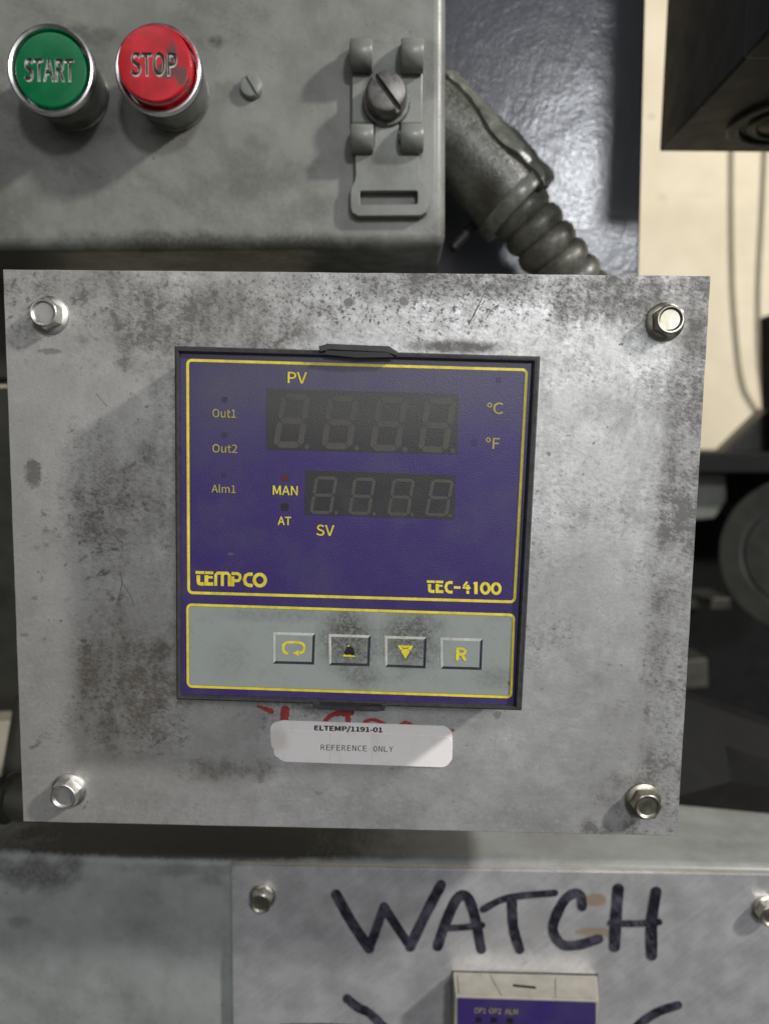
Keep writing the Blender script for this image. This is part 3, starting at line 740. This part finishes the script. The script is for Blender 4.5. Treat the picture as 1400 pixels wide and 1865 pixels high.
display([(556, 856.5), (829.5, 865), (828, 946.5), (555, 937)],
    [[(574, 867), (615.5, 868), (604, 937), (563, 935.5)], [(644, 869.5), (685, 870.5), (673.5, 938.5), (633, 937)], [(715, 871), (756, 872.5), (744.5, 940), (704, 938.5)], [(786, 872.5), (827, 874), (814.5, 941), (772.5, 939.5)]],
    [(612, 934, 3), (681, 936, 3), (750, 937.5, 3), (819, 939, 3)], .15, .085)
SL = .029
def ft(body, x0, x1, yb, h, mat=MYEL, parent=None, bold=.005, y=L1): return text(body, (x0, yb), (x1, yb+(x1-x0)*SL), h, y, mat, parent or face, bold=bold)
ft('PV', 523.5, 558.5, 697.5, 20, MYEL); ft('SV', 575.5, 608.5, 975.5, 20.5)
ft('Out1', 386.5, 429.5, 760, 15.5, MYDIM); ft('Out2', 386.5, 432, 824, 15.5, MYDIM); ft('Alm1', 385, 429, 897, 15.5, MYDIM)
ft('MAN', 496.5, 542, 901, 17); ft('AT', 505.5, 530, 956, 15.5)
ft('C', 897, 916, 754, 21, MYDIM); ft('F', 896, 909, 817.5, 20, MYDIM)
for (x, y) in ((891.5, 737.5), (889, 801)):
    o_ = [(x+4.6*math.cos(a*math.pi/8), y+4.6*math.sin(a*math.pi/8)) for a in range(16)]; i_ = [(x+2.5*math.cos(a*math.pi/8), y+2.5*math.sin(a*math.pi/8)) for a in range(16)]
    me = shape([wl(o_, L1), wl(i_, L1)], L1, .03); link('lettering', me, MYDIM, face, smooth=0)
MLED = plain('dark_red_indicator', (.075, .018, .022), .35); MLEDD = plain('dark_indicator', (.034, .027, .072), .4)
for (x, y, r, mm) in ((519, 870, 6.5, MLED), (518.5, 923.5, 7, MBLK), (409, 727.5, 5, MLEDD), (409, 792, 5, MLEDD), (408, 865.5, 5, MLEDD), (863, 805.5, 5, MLEDD), (908, 692, 5, MLEDD)):
    me = shape([wl(rrect([(x-r, y-r), (x+r, y-r+.3), (x+r, y+r), (x-r, y+r)], r*.35, 3), L1)], L1, .03); link('indicator', me, mm, face, smooth=0)
# stencil lettering of the maker and the model: wide strokes with a slot between the top bar and the rest
def glyph(strokes, x, yb, wd, hg, name='lettering'):
    mb = MB()
    for i, (pts, ww, sm) in enumerate(strokes):
        P = [(x+u*wd, yb+(x+u*wd-776)*0-v*hg) for u, v in pts]
        P = [(px, py+(px-x)*SL) for px, py in P]
        ribbon(mb, P, ww, L1-.004*i, cap=False, sm=sm)
    return mb
def circ(cx, cy, rx, ry, a0, a1, n=14): return [(cx+rx*math.cos(math.radians(lerp(a0, a1, i/n))), cy+ry*math.sin(math.radians(lerp(a0, a1, i/n)))) for i in range(n+1)]
def G(ch, s):
    if ch == 'T': return [([(0, .92), (1, .92)], s*.75, 0), ([(.32, .72), (.32, .28), (.38, .14), (.55, .11), (.95, .11)], s*.95, 0)]
    if ch == 'E': return [([(0, .92), (1, .92)], s*.75, 0), ([(.18, .74), (.18, 0)], s, 0), ([(0, .60), (.92, .60)], s*.6, 0), ([(0, .12), (1, .12)], s*.9, 0)]
    if ch == 'M': return [([(.08, 0), (.08, .8), (.18, .92), (.84, .92), (.95, .8), (.95, 0)], s*.8, 0), ([(.5, .9), (.5, 0)], s*.8, 0)]
    if ch == 'P': return [([(.10, 0), (.10, .7)], s, 0), ([(0, .92), (.62, .92), (.85, .82), (.88, .62), (.72, .42), (.3, .40)], s*.8, 0)]
    if ch == 'C': return [([(1, .90), (.6, .90), (.3, .80), (.16, .5), (.3, .2), (.6, .10), (1, .10)], s*.9, 0)]
    if ch == 'O' or ch == '0': return [(circ(.5, .5, .42, .41, 90, 450, 20), s*.9, 0)]
    if ch == '-': return [([(.05, .5), (.95, .5)], s*.75, 0)]
    if ch == '4': return [([(.62, 1), (.18, .62)], s*.7, 0), ([(.05, .50), (1, .50)], s*.6, 0), ([(.68, .74), (.68, .34)], s*.9, 0), ([(.68, .26), (.68, 0)], s*.9, 0)]
    if ch == '1': return [([(.5, 0), (.5, 1)], s*1.05, 0), ([(.1, .86), (.5, .95)], s*.55, 0)]
def logo(word, cells, yb, h, s):
    for ch, (a, c) in zip(word, cells):
        glyph(G(ch, s), a, yb+(a-cells[0][0])*SL, c-a, h).build('lettering', MYEL, face, smooth=0)
logo('TEMPCO', [(356, 372), (373, 388.5), (390.5, 419), (421.5, 439.5), (442, 460), (461, 485)], 1066, 25.5, 6.9)
logo('TEC-4100', [(777, 792), (793.5, 807), (809, 824), (825.6, 839), (841.5, 856.5), (861, 872), (875, 892), (894.5, 912)], 1079.5, 22, 5.9)
# keys
KEYS = [[(497, 1151.5), (574, 1153.6), (571.8, 1210.5), (497, 1208.6)], [(598.3, 1155), (675, 1157.4), (672.6, 1213.5), (599, 1211.6)], [(700.4, 1158.2), (777, 1160.4), (774.8, 1217.4), (701, 1214.8)], [(801.6, 1161.4), (879, 1163.6), (876.8, 1220.4), (802.5, 1218.2)]]
for i, q in enumerate(KEYS):
    # a membrane key: slightly domed pad with its printed edges
    TL, TR, BR, BL = [Vector(p) for p in q]
    I = inset(q, 4.6)
    me = shape([wl(I, L2)], L2, .04); key = link('key', me, MKEY, tc, smooth=0)
    def strip(pts, mat, nm):
        me = shape([wl(pts, L2-.01)], L2-.01, .05); link(nm, me, mat, key, smooth=0)
    strip([TL, TR, I[1], I[0], I[3], BL], MKL, 'light_border')
    strip([TR, BR, BL, I[3], I[2], I[1]], MKD, 'dark_border')
    if i == 0:
        mb = MB(); ribbon(mb, [(525, 1190.5), (519, 1189), (515.8, 1184), (516, 1176), (521, 1171), (530, 1170), (543, 1170.4), (551, 1173), (554, 1179.5), (551.5, 1187), (545, 1190)], 4.6, L3, cap=False)
        mb.add([W(*p, L3-.005) for p in ((532, 1189.5), (544, 1184.5), (543.5, 1195))], [(0, 1, 2)]); mb.build('symbol', MYEL, key, smooth=0)
    elif i == 1:
        tri = [(634.5, 1174.5), (647, 1197), (624, 1196)]
        me = shape([wl(tri, L3)], L3, .02); link('symbol', me, MYEL, key, smooth=0)
        hole = [(628, 1186), (632, 1178.5), (638, 1177), (643, 1181), (645.5, 1188), (644.5, 1194.5), (637, 1192.5), (630, 1193), (626.5, 1191)]
        me = shape([wl(hole, L3-.03)], L3-.03, .02); link('torn_hole', me, MBLK, key, smooth=0)
        for st in ([(640, 1178), (652, 1188), (671, 1201)], [(626, 1186), (614, 1188), (605, 1193)], [(628, 1182), (616, 1178), (609, 1180)], [(626, 1143), (646, 1142), (660, 1148), (671, 1156)]):
            mb = MB(); ribbon(mb, st, .9, L3-.02, cap=False); mb.build('crack', MCRK, key, smooth=0)
    elif i == 2:
        tri = [(724, 1175.5), (752.5, 1176.5), (738, 1200)]
        me = shape([wl(tri, L3)], L3, .02); link('symbol', me, MYEL, key, smooth=0)
        for st in (circ(738, 1190, 9, 9.5, -200, 30), [(747, 1189), (760, 1196), (771, 1201)], [(728, 1185), (718, 1188)], [(724, 1149), (740, 1145.5), (760, 1148)], [(730, 1177), (737, 1182), (746, 1178)]):
            mb = MB(); ribbon(mb, st, .9, L3-.03, cap=False, sm=False); mb.build('crack', MCRK, key, smooth=0)
    else:
        text('R', (829.5, 1203), (849.5, 1203.6), 25, L3, MYEL, key, bold=.014)

# ------------------------------------------------------------------ conduit with its fitting
cd = thing('conduit', 'grey ribbed flexible conduit with clamp fitting beside the control box', 'conduit', W(900, 330, 88))
YK = 88
a0, a1 = W(790, 217, YK), W(946, 384, YK)
ax = (a1-a0).normalized()
L = (a1-a0).length
up = Vector((0, -1, 0)); up = (up-ax*up.dot(ax)).normalized()
b = MB().lathe(a0, [(15.0, -16), (15.3, 0), (15.6, L*.5), (15.6, L-2.0), (15.2, L-.5), (12.6, L)], 48, axis=ax, e1=up); b.build('fitting_body', MCON, cd, smooth=40)
sd = ax.cross(up).normalized()
if sd.z < 0: sd = -sd
def bumpf(t, c, w_): return math.exp(-((t-c)/w_)**2)
def prof_r(t, a):
    r = 17.6+1.1*bumpf(t, .93, .09)+.9*bumpf(t, .72, .06)-.5*bumpf(t, .83, .04)
    if t < .5: r += .55*math.sin(t*60)*(1 if 70 < a < 125 else .3)-2.6*max(0, .42-t)*(1 if a > 80 else .3)
    r += 3.4*bumpf(t, .60, .11)*bumpf(a, 100, 26)+1.2*bumpf(t, .80, .05)*bumpf(a, 60, 22)
    return r
def clamp_mesh(nt=60, na=36):
    vs = []; fs = []; N = na+1
    for j in range(nt+1):
        t = j/nt; h = lerp(-6, L*1.02, t)
        lo = 36-20*max(0, t-.35) + 7*math.sin(t*9)
        for i in range(na+1):
            u = i/na; a = lerp(lo, 150, u); r = prof_r(t, a)
            if i == 0 or i == na or j == 0 or j == nt: r = 13.5
            elif i in (1, na-1) or j in (1, nt-1): r -= .7
            aa = math.radians(a if i not in (1,) else lerp(lo, 150, .15/na))
            hh = lerp(-6, L*1.02, .1/nt) if j == 1 else lerp(-6, L*1.02, 1-.1/nt) if j == nt-1 else h
            vs.append(a0+ax*hh+(up*math.cos(aa)+sd*math.sin(aa))*r)
    for j in range(nt):
        for i in range(na): fs.append((j*N+i, j*N+i+1, (j+1)*N+i+1, (j+1)*N+i))
    mb = MB().add(vs, fs); me = mb.mesh(); bm = bmesh.new(); bm.from_mesh(me); bmesh.ops.recalc_face_normals(bm, faces=bm.faces[:]); bm.to_mesh(me); bm.free(); return me
link('clamp_shell', clamp_mesh(), MSHL, cd, smooth=60)
ra = (up*math.cos(math.radians(50))+sd*math.sin(math.radians(50))).normalized()
cc = a0+ax*(L*.70)+ra*16.0
b = MB().lathe(cc, [(3.6, -2), (3.6, 1.6), (3.1, 2.3), (1.5, 2.5)], 24, axis=ra); b.build('clamp_screw', MSHL, cd, smooth=40)
b = MB().lathe(a0, [(12.0, L-6), (16.3, L-6), (16.6, L-5.2), (16.6, L-.9), (16.2, L-.2), (12.4, L+.1)], 48, axis=ax, e1=up); b.build('collar', MSHL, cd, smooth=35)
# ribbed hose
prof = []; h = 0; r_lo, r_hi, pitch_h = 10.3, 12.7, 8.4
pts = []; rad = []
p3 = [W(936, 373, YK), W(967, 412, YK+1), W(996, 451, YK+2), W(1026, 491, YK+4), W(1072, 552, YK+8)]
def cat3(P, n):
    out = []
    for i in range(len(P)-1):
        a, b2, c, d = P[max(i-1, 0)], P[i], P[i+1], P[min(i+2, len(P)-1)]
        for j in range(n):
            t = j/n; out.append(0.5*((2*b2)+(c-a)*t+(2*a-5*b2+4*c-d)*t*t+(3*b2-a-3*c+d)*t**3))
    return out+[P[-1]]
cl = cat3(p3, 40); s_ = 0
for i, p in enumerate(cl):
    if i: s_ += (p-cl[i-1]).length
    rad.append(lerp(r_lo, r_hi, abs(math.sin(math.pi*s_/pitch_h))**.5))
b = MB().tube(cl, rad, 32); b.build('ribbed_hose', MHOSE, cd, smooth=80)
pn = W(870, 402, 97); pn2 = W(824, 453, 92)
o = MB().tube([pn, lerp(pn, pn2, .8), pn2], [2.2, 2.2, 1.9], 16).build('steel_pin', MDK, cd)

# ------------------------------------------------------------------ dark box hanging at the upper right
hx = thing('junction_box', 'dark box hanging at upper right with round knockout rings in its underside', 'junction box', W(1300, 150, 100))
yb = YC-1
p = W(1200, 276, yb); x0 = p.x; z0 = p.z
b = MB().box(x0, x0+170, 49, yb, z0, z0+170); b.build('box_body', MDK, hx, bevel=1.0)
b = MB().box(x0-1.2, x0+171, 32, 48.6, z0-1.2, z0+171); b.build('box_lid', MDK, hx, bevel=1.0)
kc = Vector((x0+41, 98, z0))
for (ro, ri) in ((23, 18.5), (15, 12)):
    b = MB().lathe(kc, [(ri, -.2), (ri, .8), (ri+.8, 1.5), (ro-.8, 1.5), (ro, .8), (ro, -.2)], 48, axis=(0, 0, -1), cap0=False, cap1=False); b.build('knockout_ring', MDK, hx)
b = MB().lathe(kc, [(11.5, -.1), (11.5, .5), (11, .7)], 40, axis=(0, 0, -1)); b.build('knockout_disc', MDK, hx)
# cables on the wall
for pts, r_, lab in (([(1334, 240), (1334, 420), (1338, 560), (1352, 690), (1378, 745), (1412, 800)], 1.5, 'thin cable hanging on the cream wall, curving right at its lower end'),
                    ([(1396, 240), (1390, 380), (1383, 520), (1384, 640), (1395, 740), (1402, 800)], 1.5, 'thin cable hanging straight on the cream wall near the frame edge')):
    o = MB().tube([W(*q, 617) for q in smooth_line(pts)], r_, 10).build('wall_cable', MWIRE); tag(o, lab, 'cable', 'cables hanging on the cream wall')
# dark machine at the right
mc = thing('factory_machine', 'dark machine with round grey flange and shelf right of the steel plate', 'machine', W(1330, 1200, 320))
b = MB().prism(wl([(1150, 862), (1700, 862), (1700, 1700), (1150, 1700)], 380), 380, 470); b.build('back_housing', MDK2, mc, bevel=2)
b = MB().prism(wl([(1180, 826), (1392, 824), (1700, 824), (1700, 862), (1180, 862)], 300), 300, 470); b.build('shelf', MDK2, mc, bevel=1.5)
b = MB().prism(wl([(1316, 826), (1402, 742), (1440, 742), (1440, 826)], 330), 330, 350); b.build('brace', MDK, mc, bevel=1.5)
b = MB().prism(wl([(1436, 560), (1700, 560), (1700, 870), (1440, 870)], 300), 300, 340); b.build('post', MDK2, mc, bevel=1.5)
b = MB().prism(wl([(1225, 862), (1322, 862), (1324, 910), (1302, 945), (1225, 952)], 330), 330, 379); b.build('cast_block', MDG, mc, bevel=2)
fc = W(1444, 1012, 270); axd = Vector((-.80, -.60, .06)).normalized()
R = 143*k(270)
b = MB().lathe(fc, [(R, -30), (R, -3), (R*.97, 0), (R*.68, .8), (R*.65, -1.5), (R*.62, -1.5), (R*.60, .8), (R*.2, 1.2)], 64, axis=axd); b.build('round_flange', MDG, mc, smooth=40)
b = MB().prism(wl([(1225, 1205), (1288, 1200), (1290, 1252), (1225, 1256)], 350), 350, 379); b.build('name_block', MOL, mc, bevel=1)
b = MB().prism(wl([(1225, 1090), (1330, 1090), (1330, 1110), (1225, 1110)], 340), 340, 379); b.build('rail', MOL, mc, bevel=1)
# sloping guard that rests on the cabinet ledge
g0 = [W(1200, 1480, 98), W(1440, 1552, 78)]
zt = W(1250, 1290, 130), W(1470, 1400, 130)
vs_ = [Vector((g0[0].x-15, 98, g0[0].z)), Vector((g0[1].x+30, 74, g0[0].z)), Vector((zt[1].x+30, 150, zt[1].z)), Vector((zt[0].x-25, 160, zt[0].z+6))]
vs_ += [v+Vector((0, 30, -2)) for v in vs_]
b = MB().add(vs_, [(0, 1, 2, 3), (7, 6, 5, 4), (0, 4, 5, 1), (1, 5, 6, 2), (2, 6, 7, 3), (3, 7, 4, 0)]); b.build('sloping_guard', MDK2, mc, smooth=0, bevel=1)
# ------------------------------------------------------------------ left edge
b = MB().prism(wl([(-500, 300), (60, 300), (60, 690), (-500, 690)], 140), 140, 180); o = b.build('steel_post', MOL, bevel=1.5); tag(o, 'dark olive frame showing as a sliver above the pale post at left edge', 'machine frame', 'frame pieces at the left edge')
b = MB().prism(wl([(-500, 705), (60, 705), (60, 1316), (-500, 1314)], 150), 150, 180); o = b.build('steel_post', MOL, bevel=1.5); tag(o, 'dark olive frame post showing as a long sliver left of the plate', 'machine frame', 'frame pieces at the left edge')
gl = thing('cable_gland', 'dark round cable gland poking out left of the lower plate bolt', 'cable gland', W(30, 1455, 60))
gc = W(60, 1455, 45)
b = MB().lathe(gc, [(8.2, -5), (8.2, 5), (6.8, 5.6), (6.8, 7.5), (8.6, 8.0), (8.6, 10.5), (7.6, 11.2), (7.6, 40)], 36, axis=(-1, 0, 0)); b.build('gland_body', MOL, gl, smooth=40)
b = MB().lathe(gc, [(9.0, 8.2), (9.3, 8.8), (9.3, 10.2), (9.0, 10.6)], 36, axis=(-1, 0, 0)); b.build('seal_ring', MBLK, gl, smooth=40)
b = MB().tube([W(44, 1270, 110), W(40, 1340, 110), W(36, 1400, 110), W(34, 1450, 110)], [4, 6, 7.5, 7.5], 24); o = b.build('pipe_elbow', MOL); tag(o, 'rounded olive pipe fitting above the cable gland at left edge', 'pipe fitting')

b = MB().prism(wl([(-90, 1316), (26, 1314), (22, 1424), (-90, 1426)], 118), 118, 132); o = b.build('added_wall_patch', plain('added_patch_cream', (.66, .60, .46), .6, var=.1, size=8), bevel=.8)  # added patch in place of the bright wall seen past the frame
tag(o, 'added cream patch standing in for the lit wall at the left edge just above the dark cable gland', 'stand_in')
